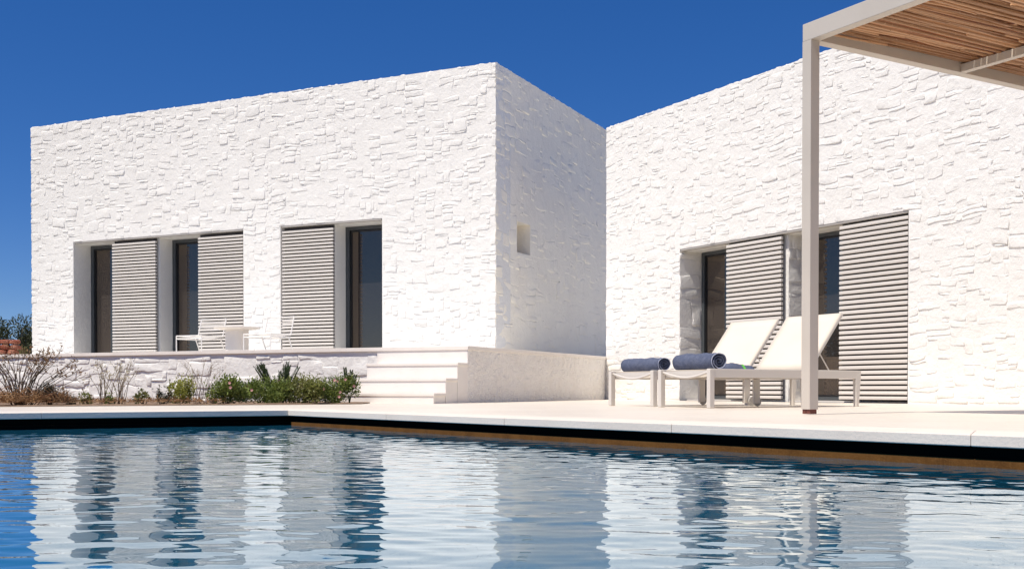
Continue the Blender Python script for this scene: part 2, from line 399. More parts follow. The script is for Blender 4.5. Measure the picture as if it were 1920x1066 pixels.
# water: one rippled sheet
def water():
    rng = np.random.default_rng(4)
    ys = [-9.0, -5, -3, -1, 0, .6, 1.0]; y = 1.3
    while y < 11.5: ys.append(y); y += .0105 + .0028 * max(y - 1.5, 0)
    xsu = np.concatenate([np.linspace(-13, -5.4, 12), np.arange(-5.2, 3.4, .0165), np.linspace(3.6, 9, 8)])
    ys = np.array(ys); X, Y = np.meshgrid(xsu, ys)
    Z = np.zeros_like(X)
    for k in range(130):
        lam = math.exp(rng.uniform(math.log(.030), math.log(.38)))
        ang = rng.normal(R(78), R(36)); kk = 2 * math.pi / lam
        slope = .0076 * (lam / .11) ** (.1 if lam < .11 else -.65)
        kx, ky = kk * math.cos(ang), kk * math.sin(ang)
        patch = .65 + .5 * np.sin(X * rng.uniform(.5, 1.6) + Y * rng.uniform(.4, 1.3) + rng.uniform(0, 6.28))
        Z += slope / kk * np.sin(kx * X + ky * Y + rng.uniform(0, 6.28)) * patch
    Z -= .125
    ny, nx = X.shape
    co = np.stack([X, Y, Z], -1).reshape(-1, 3)
    idx = np.arange(ny * nx).reshape(ny, nx)
    F = np.stack([idx[:-1, :-1], idx[:-1, 1:], idx[1:, 1:], idx[1:, :-1]], -1).reshape(-1, 4)
    cen = co[F].mean(1)
    poly = offs(.12); keep = np.ones(len(F), bool); cc = sum((Vector((p.x, p.y)) for p in poly), Vector((0, 0))) / 4
    for k in range(4):
        a, b = poly[k], poly[(k+1) % 4]; n = np.array([-(b.y - a.y), b.x - a.x])
        s = (cen[:, 0] - a.x) * n[0] + (cen[:, 1] - a.y) * n[1]; s0 = (cc.x - a.x) * n[0] + (cc.y - a.y) * n[1]
        keep &= (s * np.sign(s0) > 0)
    F = F[keep]
    used = np.unique(F); remap = -np.ones(len(co), int); remap[used] = np.arange(len(used)); co = co[used]; F = remap[F]
    me = bpy.data.meshes.new('pool_water')
    me.vertices.add(len(co)); me.vertices.foreach_set('co', co.astype(np.float32).ravel())
    me.loops.add(F.size); me.loops.foreach_set('vertex_index', F.astype(np.int32).ravel())
    me.polygons.add(len(F)); me.polygons.foreach_set('loop_start', np.arange(0, F.size, 4, dtype=np.int32))
    me.polygons.foreach_set('loop_total', np.full(len(F), 4, np.int32))
    me.update(calc_edges=True); me.polygons.foreach_set('use_smooth', [True] * len(F))
    me.materials.append(M['water'])
    o = bpy.data.objects.new('pool_water', me); C.objects.link(o); struct(o)
water()

# deck and the path beside the pool (top at z = 0), coping slabs along the pool edge
cw = .42                                       # coping width
A_, B_, E2, D_ = offs(cw + .004)
def flat(name, pts, z, m, thick=.05):
    mb = MB(); n = len(pts)
    mb.add([(p.x, p.y, z) for p in pts] + [(p.x, p.y, z - thick) for p in pts],
           [tuple(range(n))] + [(i, i + n, (i + 1) % n + n, (i + 1) % n) for i in range(n)])
    o = mb.build(name, m)
    if o.data.polygons[0].normal.z < 0: o.data.flip_normals()
    return o
bed0 = -11.95                                   # planting bed edge in the site grid (x2)
BedR = S2(bed0, 5.0); BedL = S2(bed0, -9)
stepL = L1(-1.36, -1.74)
deck = flat('deck', [D_, A_, B_, B_ + Y2 * 13, L2(16, .5), L2(.1, .5), L1(-.1, 4.2), L1(-.1, -1.0), L1(-1.34, -1.0), L1(-1.36, -1.80), BedR, S2(bed0, -10.5), D_ - X2 * .2], 0, M['deck'], .028)
struct(deck)

cp = bpy.data.objects.new('pool_coping', None); C.objects.link(cp); struct(cp)
i_, o_ = offs(0), offs(cw)
def coping_run(a0, a1, b0, b1, cuts):
    for k in range(len(cuts) - 1):
        g = .0008
        f0 = cuts[k] + (g if k else 0); f1 = cuts[k+1] - (g if k < len(cuts) - 2 else 0)
        p = [a0 + a1 * f0, a0 + a1 * f1, b0 + b1 * f1, b0 + b1 * f0]
        mb = MB(); zt = .0015; zb = -.045
        mb.add([(v.x, v.y, zb) for v in p] + [(v.x, v.y, zt) for v in p], [(0,3,2,1),(4,5,6,7),(0,1,5,4),(1,2,6,5),(2,3,7,6),(3,0,4,7)])
        ob = mb.build('slab', M['coping'], cp, bevel=.004)
        if ob.data.polygons[1].normal.z < 0: ob.data.flip_normals()
def unit_t(p0, d, q0):                          # outer start so that cuts stay perpendicular-ish
    return q0
LR = 17.0
cutsR = [0, 1.62, 3.05, 4.48, 6.1, 7.7, 9.4, 11, 13, 15, 17]
wR = (o_[1] - o_[0]) * (1 / LR)
coping_run(i_[0], PD, o_[0], wR, cutsR)
LL = 13.0
wL = (o_[3] - o_[0]) * (1 / LL)
coping_run(i_[0], PL, o_[0], wL, [0, 1.9, 3.9, 5.9, 7.9, 10, 13])

# soil of the planting bed, rising a little to the terrace wall
def soil():
    rnd = random.Random(5); mb = MB(); nx, ny = 60, 26
    vs = []
    for i in range(nx + 1):
        for j in range(ny + 1):
            a = i / nx; b = j / ny
            p0 = S2(bed0 - .003, -10.4 + 15.4 * a); p1 = L1(-13.6 + 12.25 * a, -.80)
            p = p0.lerp(p1, b)
            z = .004 + (0 if j == 0 else .004 + .008 * math.sin(p.x * 9) * math.sin(p.y * 8) + rnd.uniform(-.008, .008))
            vs.append((p.x, p.y, z))
    fs = [(i*(ny+1)+j, (i+1)*(ny+1)+j, (i+1)*(ny+1)+j+1, i*(ny+1)+j+1) for i in range(nx) for j in range(ny)]
    mb.add(vs, fs); struct(mb.build('planting_bed_soil', M['soil'], smooth=True))
soil()

# ------------------------------------------------------------------ shutters and windows
slat_cache = {}
def slat_mesh(w, pitch):
    key = (round(w, 4), round(pitch, 4), UNIT[0])
    if key in slat_cache: return slat_cache[key]
    h = pitch * (.66 if pitch < .06 else .71)
    prof = [(-.024, -.40*h), (-.027, -.30*h), (-.027, .30*h), (-.022, .44*h), (-.010, .5*h), (.010, .5*h), (.010, -.44*h), (-.014, -.46*h)]
    mb = MB(); mb.prism(prof, 0, 0, w)
    me = bpy.data.meshes.new('slat'); k_ = UNIT[0]; me.from_pydata([(a * k_, b * k_, c * k_) for a, b, c in mb.v], [], mb.f); me.update(); me.materials.append(M['slat'])
    slat_cache[key] = me; return me
def shutter(parent, x0, x1, z0, z1, y, pitch, label=None):
    sh = MB()
    sh.box(x0 + .012, x1 - .012, y + .016, y + .026, z0, z1)  # dark sheet added behind the slats so their gaps look shaded
    s = sh.build('shutter', M['slatshade'], parent)
    if label: s['label'] = label
    n = int((z1 - z0) / pitch); me = slat_mesh(x1 - x0, pitch); jr = random.Random(int(x0 * 1000))
    for k in range(n):
        o = bpy.data.objects.new('slat', me); C.objects.link(o); o.parent = s
        k_ = UNIT[0]; o.location = ((x0 + jr.uniform(-.0015, .0015)) * k_, y * k_, (z0 + (k + .5) * pitch) * k_)
        o.rotation_euler = (jr.uniform(-.03, .03), jr.uniform(-.0006, .0006), 0)
    return s
def window(parent, x0, x1, z0, z1, y, fr=.065):
    w = MB()
    w.box(x0, x0 + fr, y, y + .07, z0, z1); w.box(x1 - fr, x1, y, y + .07, z0, z1)
    w.box(x0 + fr, x1 - fr, y, y + .07, z1 - .05, z1); w.box(x0 + fr, x1 - fr, y, y + .07, z0, z0 + .05)
    o = w.build('window', M['frame'], parent, bevel=.004)
    g = MB()
    a, b, c, d = x0 + fr, x1 - fr, z0 + .05, z1 - .05; t = .028
    g.box(a, a + t, y + .018, y + .06, c, d); g.box(b - t, b, y + .018, y + .06, c, d)
    g.box(a + t, b - t, y + .018, y + .06, d - t, d); g.box(a + t, b - t, y + .018, y + .06, c, c + t)
    g.build('gasket', M['gasket'], o)
    MB().box(a + t * .5, b - t * .5, y + .034, y + .048, c + t * .5, d - t * .5).build('pane', M['glass'], o)
    return o

# ------------------------------------------------------------------ left house
H1 = 4.585; FL = .60; HS = 1.30                # house drawn in units of 1.3 m, set back on the terrace
UNIT[0] = HS
KH = Vector((-0.2157, 14.8546, 0)) * HS + Vector((0, 0, CAM_Z * (1 - HS)))
h1 = thing('stone_house', 'white rubble stone block house standing on the raised terrace', 'house', KH, A1)
nicheA = (-7.767, -4.265, FL, 2.60); nicheC = (-3.575, -1.803, FL, 2.60)
winA1 = (-7.767, -6.60, FL, 2.575); winA2 = (-5.993, -4.265, FL, 2.575); winC = (-2.668, -1.803, FL, 2.575)
DN = .10
w = MB()
plate(w, -8.72, -.006, FL - .1, H1 - .012, .008, DN, [nicheA, nicheC])
plate(w, -8.72, -.006, FL - .1, H1 - .012, DN, .47, [winA1, winA2, winC])
# side wall towards the right house, with a small recess
N = (.683, 1.14, 2.10, 2.535)
def side_boxes(mb):
    t = -.006
    for (ya, yb, za, zb) in ((.47, N[0], 0, H1-.012), (N[1], 4.9, 0, H1-.012), (N[0], N[1], 0, N[2]), (N[0], N[1], N[3], H1-.012)):
        mb.box(-.45, t, ya, yb, za if za else FL - .1, zb)
    mb.box(-.45, -.36, N[0], N[1], N[2], N[3])
sw = MB(); side_boxes(sw); sw.build('side_wall', M['fillstone'], h1)
MB().box(-.355, -.335, N[0] + .002, N[1] - .002, N[2] + .002, N[3] - .002).build('recess_shade_panel', M['recessshade'], h1)  # grey sheet added to paint the shade inside the recess
w.box(-8.72, -8.3, .47, 6.5, FL - .1, H1 - .012); w.box(-8.3, -.45, 6.1, 6.5, FL - .1, H1 - .012)
w.box(-8.3, -.45, .47, 6.1, H1 - .25, H1 - .06)
w.build('wall', M['stone'], h1)
st = []
ol, rg = masonry(8.735, H1 - .5, [(a + 8.733, b + 8.733, -1, d - .5) for a, b, c, d in (nicheA, nicheC)], 11)
st.append((ol, rg, lambda s, t, h: (s - 8.733, .008 - h, t + .5), .0035, PR, 1.0))
ol, rg = masonry(4.9, H1 - .5, [(N[0], N[1], N[2] - .5, N[3] - .5)], 12, cx=.048, cy=.030)
sd_ = [(ol, rg, lambda s, t, h: (h - .006, s, t + .5), .004, (-.005, .0055), .25)]
lay_stones(st, h1, 290)
lay_stones(sd_, h1, 0, 'side_masonry', 'fillstone')
mb = MB(); mb.box(-7.75, -4.28, .012, .085, 2.575, 2.5985); mb.box(-3.56, -1.82, .012, .085, 2.575, 2.5985)
mb.build('shutter_track', M['track'], h1)
P1 = .0505
shutter(h1, -6.928, -6.015, FL + .01, 2.565, .045, P1); shutter(h1, -5.150, -4.285, FL + .01, 2.565, .045, P1); shutter(h1, -3.553, -2.648, FL + .01, 2.565, .045, P1)
window(h1, winA1[0], winA1[1], FL, 2.573, .376); window(h1, winA2[0], winA2[1], FL, 2.573, .376); window(h1, winC[0], winC[1], FL, 2.573, .376)
UNIT[0] = 1.0

# ------------------------------------------------------------------ terrace in front of it, with steps
tr = thing('raised_terrace', 'low white terrace wall with a cement cap and four broad steps', 'terrace', K1, A1)
CAPZ = .73; TF = -.83
b = MB()
b.box(-13.6, -1.36, TF + .02, TF + .30, -.1, CAPZ - .05)            # retaining wall core
b.box(-13.6, -.31, TF + .30, 4.2, -.1, .69); b.prism([(-13.6, 4.2), (-.31, 4.2), (-.02, 4.23), (2.6, 8.2), (8, 16), (-13.6, 16)], 2, -.1, .688)                          # terrace floor, with an unseen pale extension added to bounce light
b.build('retaining_wall', M['stone'], tr)
b = MB()
b.box(-.012, 0, TF, TF + .30, -.1, CAPZ - .05); b.box(-.31, 0, TF + .30, 4.25, -.1, CAPZ - .05)
b.build('side_wall', M['cement'], tr)
b = MB()
b.box(-13.6, .014, TF - .014, TF + .312, CAPZ - .05, CAPZ)
b.box(-.312, .0135, TF + .312, 4.24, CAPZ - .05, CAPZ - .0005)
b.build('cap', M['cap'], tr, bevel=.004)
MB().box(-1.36, -.012, TF, TF + .2995, -.1, CAPZ - .05).build('step', M['stepplaster'], tr)
sy = [TF, -1.12, -1.43, -1.735]; sz = [.51, .31, .125]
for k in range(3):
    s_ = MB().box(-1.345 - .01 * k, 0.0, sy[k + 1] + .012, sy[k] - (0 if k else .0), -.1, sz[k] - .035).build('step', M['stepplaster'], tr)
    MB().box(-1.352 - .01 * k, .013, sy[k + 1], sy[k] + (.0 if k else -.0005), sz[k] - .035, sz[k]).build('tread', M['cap'], s_, bevel=.004)
ol, rg = masonry(12.2, CAPZ - .05, [], 23, cx=.052, cy=.034)
lay_stones([(ol, rg, lambda s, t, h: (s - 13.57, TF + .02 - h, t - .02), .004, (-.003, .015), lambda v: 1.0 if v[0] > -9.6 else .2)], tr, 220)

# ------------------------------------------------------------------ right house
H2 = 4.61
h2 = thing('long_stone_house', 'white rubble stone house with tall door opening behind the loungers', 'house', K2, A2)
n2 = (1.959, 6.278, 0.0, 2.335)
w2a = (1.959, 3.55, 0.0, 2.305); w2b = (4.17, 6.278, 0.0, 2.305)
w = MB(); DN2 = .12
plate(w, .006, 12, -.1, H2 - .012, .008, DN2, [n2[:2] + (-.0, n2[3])])
plate(w, .006, 12, -.1, H2 - .012, DN2, .56, [w2a, w2b])
w.box(.006, .4, .56, 7, -.1, H2 - .012); w.box(11.5, 12, .56, 7, -.1, H2 - .012); w.box(.4, 11.5, 6.6, 7, -.1, H2 - .012)
w.box(.4, 11.5, .56, 6.6, H2 - .25, H2 - .06)
w.build('wall', M['stone'], h2)
st = []
ol, rg = masonry(12.0, H2 - .01, [(n2[0], n2[1], -1, n2[3] - .01)], 31, cx=.037, cy=.0245)
st.append((ol, rg, lambda s, t, h: (s, .008 - h, t + .01), .0035, PR, lambda v: (0 if v[0] > 8.2 or v[0] < -.05 else 1.0 / (18.7 - .75 * v[0]) ** 2 * 200)))
for xx, sd in ((n2[0], 41), (w2b[0], 42)):      # rough stone reveals facing right
    ol, rg = masonry(.42 if xx < 3 else .31, 2.26, [], sd, cx=.06, cy=.05)
    y_off = .0 if xx < 3 else .12
    st.append((ol, rg, (lambda xx, yo: lambda s, t, h: (xx + h, s + yo + .004, t + .02))(xx, y_off), .004, (-.004, .010), 1.2))
lay_stones(st, h2, 300)
MB().box(1.975, 6.26, .014, .10, 2.3075, 2.3335).build('shutter_track', M['track'], h2)
P2 = .0645
shutter(h2, 3.003, 4.123, .03, 2.30, .05, P2); shutter(h2, 5.171, 6.255, .03, 2.30, .05, P2)
window(h2, w2a[0] + .012, w2a[1], .02, 2.303, .43); window(h2, w2b[0] + .012, w2b[1], .02, 2.303, .43)
MB().box(n2[0] + .02, n2[1] - .01, .135, .43, .0005, .019).build('threshold', M['cap'], h2)

# ------------------------------------------------------------------ pergola
pg = thing('pergola', 'taupe steel pergola with a dry reed mat roof', 'pergola', S2(-5.54, 5.675), A2)
PW = .08; PH = 2.703
GX, GY = 4.2, 4.0
mb0 = None
for (px, py) in ((0, 0), (GX, 0), (0, GY), (GX, GY)):
    p_ = MB().box(px - PW/2, px + PW/2, py - PW/2, py + PW/2, .035, PH - .1212).build('post', M['pergola'], pg)
    f_ = MB().box(px - .034, px - .004, py - .034, py + .03, .004, .035).box(px + .002, px + .036, py - .034, py + .03, .004, .035).build('base_plate', M['rust'], p_)
BT = PH; BB = PH - .121
for py in (0, GY): MB().box(-PW/2, GX + PW/2, py - PW/2, py + PW/2, BB, BT).build('beam', M['pergola'], pg, bevel=.003)
for px in (0, GX): MB().box(px - PW/2 + .001, px + PW/2, PW/2 + .0005, GY - PW/2 - .0005, BB + .001, BT - .002).build('beam', M['pergola'], pg, bevel=.003)
for py in (1.56, 2.8): MB().box(PW/2 + .0005, GX - PW/2 - .0005, py - .03, py + .03, BB + .002, BB + .062).build('joist', M['pergola'], pg, bevel=.002)
rr = random.Random(77)
def reed(mb, x, y0, y1, z, r):
    n = 7; pts = []; rs = []
    kx = rr.uniform(-.05, .05); ph = rr.uniform(0, 6.28); am = rr.uniform(.002, .009)
    for k in range(n):
        t = k / (n - 1); pts.append((x + kx * (t - .5) + am * math.sin(ph + 5 * t), y0 + (y1 - y0) * t, z + am * .6 * math.cos(ph + 6 * t)))
        rs.append(r * (1.05 - .25 * t) * (1.0 if k % 2 else 1.06))
    mb.tube(pts, rs, 5)
x = PW/2 + .008; cnt = 0; mass = MB()
while x < GX - PW/2 - .008:
    r = rr.uniform(.0065, .0125)
    y = PW/2 + .004; yend = GY - PW/2 - .004
    cuts = [y] + sorted(rr.uniform(.3, yend - .3) for _ in range(rr.choice((0, 1, 1, 2, 3)))) + [yend]
    for a, b_ in zip(cuts[:-1], cuts[1:]):
        zz = BB + .080 + rr.uniform(-.012, .008)
        if cnt < 290 and x < 2.4:
            mb = MB(); reed(mb, x, a, b_ - .004, zz, r); mb.build('reed', M['reed'], pg, smooth=True); cnt += 1
        else: reed(mass, x, a, b_ - .004, zz, r)
    x += r * 2.0 + rr.choice((.0015, .002, .003, .005, .009))
for k in range(330):                             # second, looser layer on top
    x = rr.uniform(PW/2 + .01, GX - PW/2 - .01); reed(mass, x, PW/2 + .004, GY - PW/2 - .004, BB + .106 + rr.uniform(-.004, .006), rr.uniform(.006, .011))
mo = mass.build('reed_mat', M['reed'], pg, smooth=True); mo['kind'] = 'stuff'

# ------------------------------------------------------------------ sun loungers
def make_lounger(label):
    """local: x across (0 = far side .. W = near side), y along from the foot end, z up"""
    W, L, Hh = .76, 1.97, .362
    t = thing('sun_lounger', label, 'sun lounger', (0, 0, 0), 0, 'sun loungers on the deck')
    for x in (0, W - .035): MB().box(x, x + .035, .05, L, Hh - .082, Hh).build('side_rail', M['lounger'], t, bevel=.004)
    for x in (-.004, W - .046): MB().box(x, x + .050, -.004, .052, 0, Hh + .002).build('leg', M['lounger'], t, bevel=.006)
    for x in (.002, W - .037):                    # slanted legs at the head end
        MB().prism([(L + .004, Hh - .002), (L - .075, Hh - .0835), (L - .062, 0), (L - .028, 0)][::-1], 0, x - .003, x + .038).build('leg', M['lounger'], t, bevel=.004)
    for x, wx in ((.004, -.018), (W - .038, W + .006)):
        lg = MB().box(x, x + .032, 1.215, 1.295, .03, Hh - .083).build('wheel_leg', M['lounger'], t, bevel=.004)
        wm = MB(); n = 24; vs = []
        for xx, rr_ in ((wx, .042), (wx + .004, .048), (wx + .018, .048), (wx + .022, .042)):
            vs += [(xx, 1.297 + rr_ * math.cos(6.2832 * k / n), .049 + rr_ * math.sin(6.2832 * k / n)) for k in range(n)]
        fs = [(i*n+k, i*n+(k+1) % n, (i+1)*n+(k+1) % n, (i+1)*n+k) for i in range(3) for k in range(n)] + [tuple(range(n)), tuple(range(4*n-1, 3*n-1, -1))]
        wm.add(vs, fs).build('wheel', M['wheel'], lg)
    # sagging bar at the foot end and cross bars
    MB().tube([(.045 + (W - .09) * k / 14, .028, Hh - .026 - .052 * math.sin(math.pi * k / 14)) for k in range(15)], .0125, 8).build('foot_bar', M['lounger'], t, smooth=True)
    MB().box(.035, W - .035, .055, .067, Hh - .075, Hh - .012).build('end_board', M['lounger'], t)
    MB().box(.035, W - .035, L - .05, L - .015, Hh - .07, Hh - .01).build('cross_bar', M['lounger'], t)
    MB().box(.035, W - .035, 1.235, 1.275, Hh - .075, Hh - .04).build('cross_bar', M['lounger'], t)
    # seat sling, slightly sagging
    sl = MB(); nx, ny = 8, 14; vs = []
    for j in range(ny + 1):
        for i in range(nx + 1):
            a = i / nx; bq = j / ny
            vs.append((.036 + (W - .072) * a, .068 + 1.17 * bq, Hh - .004 - .022 * math.sin(math.pi * a) * math.sin(math.pi * min(bq * 1.0, 1)) ** .5))
    fs = [(j*(nx+1)+i, j*(nx+1)+i+1, (j+1)*(nx+1)+i+1, (j+1)*(nx+1)+i) for j in range(ny) for i in range(nx)]
    s_ = sl.add(vs, fs).build('seat_sling', M['sling'], t, smooth=True); sd = s_.modifiers.new('solid', 'SOLIDIFY'); sd.thickness = .005
    # backrest
    y0, z0, y1, z1 = 1.245, Hh - .002, 1.70, Hh + .566
    d = Vector((0, y1 - y0, z1 - z0)); nrm = Vector((0, -d.z, d.y)).normalized()
    fr = MB()
    for x in (.005, W - .027):
        p0 = Vector((x, y0, z0)); c = [p0, p0 + d]
        q = [(a.y + nrm.y * s, a.z + nrm.z * s) for a, s in ((c[0], -.028), (c[1], -.028), (c[1], 0), (c[0], 0))]
        fr.prism(q, 0, x, x + .022)
    top = Vector((0, y1, z1)); u = d.normalized()
    fr.prism([((top - u*.022 + nrm*s).y, (top - u*.022 + nrm*s).z) for s in (-.026, -.003)] + [((top + nrm*s).y, (top + nrm*s).z) for s in (-.003, -.026)], 0, .027, W - .027)
    bk = fr.build('backrest', M['lounger'], t, bevel=.003)
    bs = MB(); vs = []
    for j in range(9):
        for i in range(9):
            a = i / 8; bq = j / 8; p = Vector((.008 + (W - .016) * a, y0, z0)) + d * (.005 + bq * .99) + nrm * (.004 - .014 * math.sin(math.pi * a) * math.sin(math.pi * bq))
            vs.append(p)
    fs = [(j*9+i, j*9+i+1, (j+1)*9+i+1, (j+1)*9+i) for j in range(8) for i in range(8)]
    s2 = bs.add(vs, fs).build('back_sling', M['sling'], bk, smooth=True); sd = s2.modifiers.new('solid', 'SOLIDIFY'); sd.thickness = .006; sd.offset = 0
    for x in (.012, W - .018):
        MB().tube([(x, y0 + .155, z0 + .175), (x, y0 + .315, Hh - .03)], .0065, 6).build('support_strut', M['lounger'], t)
    return t
lgA = make_lounger('sun lounger behind the pergola post, carrying the large rolled towel')
lgA.location = S2(-8.49, 6.66); lgA.rotation_euler = (0, 0, A2)
lgB = copy_tree(lgA)
lgB['label'] = 'sun lounger nearer the house corner, carrying the smaller rolled towel'
lgB.location = S2(-9.51, 6.80); lgB.rotation_euler = (0, 0, A2)

def towel_roll(label, loc, rz, Lt, rw, rh, seed, turns=3.1):
    t = thing('rolled_towel', label, 'towel', loc, rz, 'rolled blue towels on the loungers')
    g = random.Random(seed); n = int(turns * 20); th = .0125; nl = 14
    sp = []
    for k in range(n + 1):
        a = 2 * math.pi * turns * k / n; f = .13 + .87 * (k / n)
        sp.append((f, a + 3.6))
    vs = []; rows = nl + 1
    fl = [g.uniform(-1, 1) for _ in range(rows)]
    for j in range(rows):
        x = -Lt/2 + Lt * j / nl
        wob = 1 + .035 * math.sin(j * 1.3 + seed) + .02 * fl[j]
        endr = .95 if j in (0, nl) else 1.0
        for side in (0, 1):
            for k, (f, a) in enumerate(sp):
                r = f * wob * (endr if k > n - 22 else 1) - (th / .085 if side else 0) * .9
                crease = 1 + .028 * math.sin(3 * a + j * .9) + .016 * math.sin(7 * a - j * 1.7)
                y = rw * r * math.cos(a) * crease; z = rh * r * math.sin(a) * crease
                xx = x + (.006 * math.sin(a * 1.0 + 1) * (1 if j in (0, nl) else 0)) + (.010 * (1 - f) * (-1 if j == 0 else 1 if j == nl else 0)) * 0
                z = max(z, -rh * .86)
                vs.append((xx, y, z + rh * .86))
    m = n + 1; fs = []
    def id_(j, s, k): return (j * 2 + s) * m + k
    for j in range(nl):
        for k in range(n):
            fs.append((id_(j,0,k), id_(j,0,k+1), id_(j+1,0,k+1), id_(j+1,0,k)))
            fs.append((id_(j,1,k+1), id_(j,1,k), id_(j+1,1,k), id_(j+1,1,k+1)))
        for k in (0, n): fs.append((id_(j,0,k), id_(j,1,k), id_(j+1,1,k), id_(j+1,0,k)))
    for j in (0, nl):
        for k in range(n): fs.append((id_(j,0,k), id_(j,0,k+1), id_(j,1,k+1), id_(j,1,k)))
    MB().add(vs, fs).build('cloth', M['towel'], t, smooth=True)
    jj = nl
    hp = [Vector(vs[id_(jj, 0, k)]) + Vector((.003, 0, 0)) for k in range(n - 24, n + 1)]
    MB().tube(hp, .0035, 5).build('hem', M['hem'], t, smooth=True)
    return t
Hs = .358
towel_roll('large rolled blue towel on the foot of the lounger behind the post', S2(-8.05, 6.80, Hs), A2, .57, .098, .088, 3)
towel_roll('smaller rolled blue towel on the lounger nearest the house corner', S2(-9.10, 6.97, Hs), A2 + R(4), .58, .092, .079, 8, 3.1)
ft = thing('folded_towel', 'flat folded blue towel with a green band behind the large roll', 'towel', S2(-8.10, 7.20, Hs - .004), A2 + R(78))
mb = MB(); nx, ny = 16, 10; g = random.Random(6); vs = []
for s_ in (1, 0):
    for j in range(ny + 1):
        for i in range(nx + 1):
            a = i / nx; bq = j / ny
            edge = min(1, 6 * min(a, 1 - a), 6 * min(bq, 1 - bq)) ** .5
            zt = .012 + (.046 + .012 * math.sin(a * 13 + bq * 3) + .007 * math.sin(bq * 17 + a * 5)) * edge
            vs.append((.46 * (a - .5) + .006 * math.sin(bq * 11), .26 * (bq - .5) + .008 * math.sin(a * 12), zt if s_ else 0.002))
n1_ = (nx + 1) * (ny + 1)
fs = [(j*(nx+1)+i, j*(nx+1)+i+1, (j+1)*(nx+1)+i+1, (j+1)*(nx+1)+i) for j in range(ny) for i in range(nx)]
fs += [tuple(n1_ + q for q in f[::-1]) for f in fs]
ring = [i for i in range(nx+1)] + [j*(nx+1)+nx for j in range(1, ny+1)] + [ny*(nx+1)+i for i in range(nx-1, -1, -1)] + [j*(nx+1) for j in range(ny-1, 0, -1)]
for k in range(len(ring)):
    a, b_ = ring[k], ring[(k+1) % len(ring)]; fs.append((b_, a, a + n1_, b_ + n1_))
mb.add(vs, fs).build('cloth', M['towel'], ft, smooth=True)
bandx = .115; bp = []
for j in range(ny + 1):
    bq = j / ny; a = bandx / .46 + .5; i = min(int(a * nx), nx); v = vs[j * (nx + 1) + i]; bp.append(v)
bd = MB(); bv = []
for v in bp: bv += [(bandx - .011, v[1] * 1.02, v[2] + .004), (bandx + .011, v[1] * 1.02, v[2] + .004)]
bv += [(bandx - .011, bp[-1][1]*1.03, .003), (bandx + .011, bp[-1][1]*1.03, .003)]; bv = [(bandx - .011, bp[0][1]*1.03, .003), (bandx + .011, bp[0][1]*1.03, .003)] + bv
bd.add(bv, [(2*k, 2*k+1, 2*k+3, 2*k+2) for k in range(len(bv)//2 - 1)])
bo = bd.build('band', M['green'], ft); bo.modifiers.new('solid', 'SOLIDIFY').thickness = .003

# ------------------------------------------------------------------ table and wire chairs on the terrace
TY = .97
def FP(x, y, z): return L1(x, y, z)
tb = thing('round_table', 'round cream pedestal table between the two wire chairs', 'table', FP(-5.16, TY - .02, .69), A1)
MB().lathe([(.185, 0), (.186, .44), (.188, .445)], 36).build('pedestal', M['table'], tb, smooth=False)
MB().lathe([(.188, .446), (.30, .456), (.372, .474), (.376, .484), (.372, .490)], 48).build('table_top', M['table'], tb)
def make_chair(label):
    t = thing('wire_chair', label, 'chair', (0, 0, 0), 0, 'white wire chairs on the terrace')
    W = .53; D = .56; sh = .36; bh = .668; r = .0095
    hw = W / 2
    for sx in (-1, 1):
        x = sx * hw
        MB().tube([(x, -D/2, 0), (x, -D/2, sh)], r, 6).build('leg', M['whitemetal'], t)
        MB().tube([(x, D/2 + .07, 0), (x, D/2 - .10, sh - .025)], r, 6).build('leg', M['whitemetal'], t)
        MB().tube([(x, D/2 - .04, sh), (x, D/2 + .055, bh)], r, 6).build('back_post', M['whitemetal'], t)
    fr = MB()
    for z in (sh, sh - .045):
        fr.tube([(-hw, -D/2, z), (hw, -D/2, z), (hw, D/2 - .04, z), (-hw, D/2 - .04, z), (-hw, -D/2, z)], r, 6)
    fr.build('seat_frame', M['whitemetal'], t)
    for k in range(11):
        y = -D/2 + .02 + (D - .08) * k / 10
        MB().tube([(-hw + W * i / 8, y, sh - .022 * math.sin(math.pi * i / 8)) for i in range(9)], .0055, 5).build('seat_wire', M['whitemetal'], t)
    for k in range(7):
        f = (k + .6) / 6.6; y = D/2 - .04 + .095 * f; z = sh + (bh - sh) * f
        MB().tube([(-hw + W * i / 8, y + .035 * math.sin(math.pi * i / 8), z - .004 * math.sin(math.pi * i / 8)) for i in range(9)], .0055 if k < 6 else r, 5).build('back_wire', M['whitemetal'], t)
    return t
ch = make_chair('white wire chair in front of the sliding shutter, beside the glass door')
ch.location = FP(-5.97, TY + .04, .69); ch.rotation_euler = (0, 0, A1)
c2 = copy_tree(ch); c2['label'] = 'white wire chair standing before the stone pier, half behind the table'
c2.location = FP(-4.58, TY + .04, .69); c2.rotation_euler = (0, 0, A1)

# ------------------------------------------------------------------ plants
def leaf(mb, p, d, up, l, wd, fold=.0):
    d = d.normalized(); sd = d.cross(up)
    if sd.length < 1e-3: sd = d.orthogonal()
    sd.normalize(); nn = sd.cross(d)
    a = p; m_ = p + d * l * .5 + nn * fold * l; e_ = p + d * l
    mb.add([a, m_ + sd * wd * .5, e_, m_ - sd * wd * .5], [(0, 1, 2, 3)])
def rv(g, s=1.0): return Vector((g.gauss(0, s), g.gauss(0, s), g.gauss(0, s)))

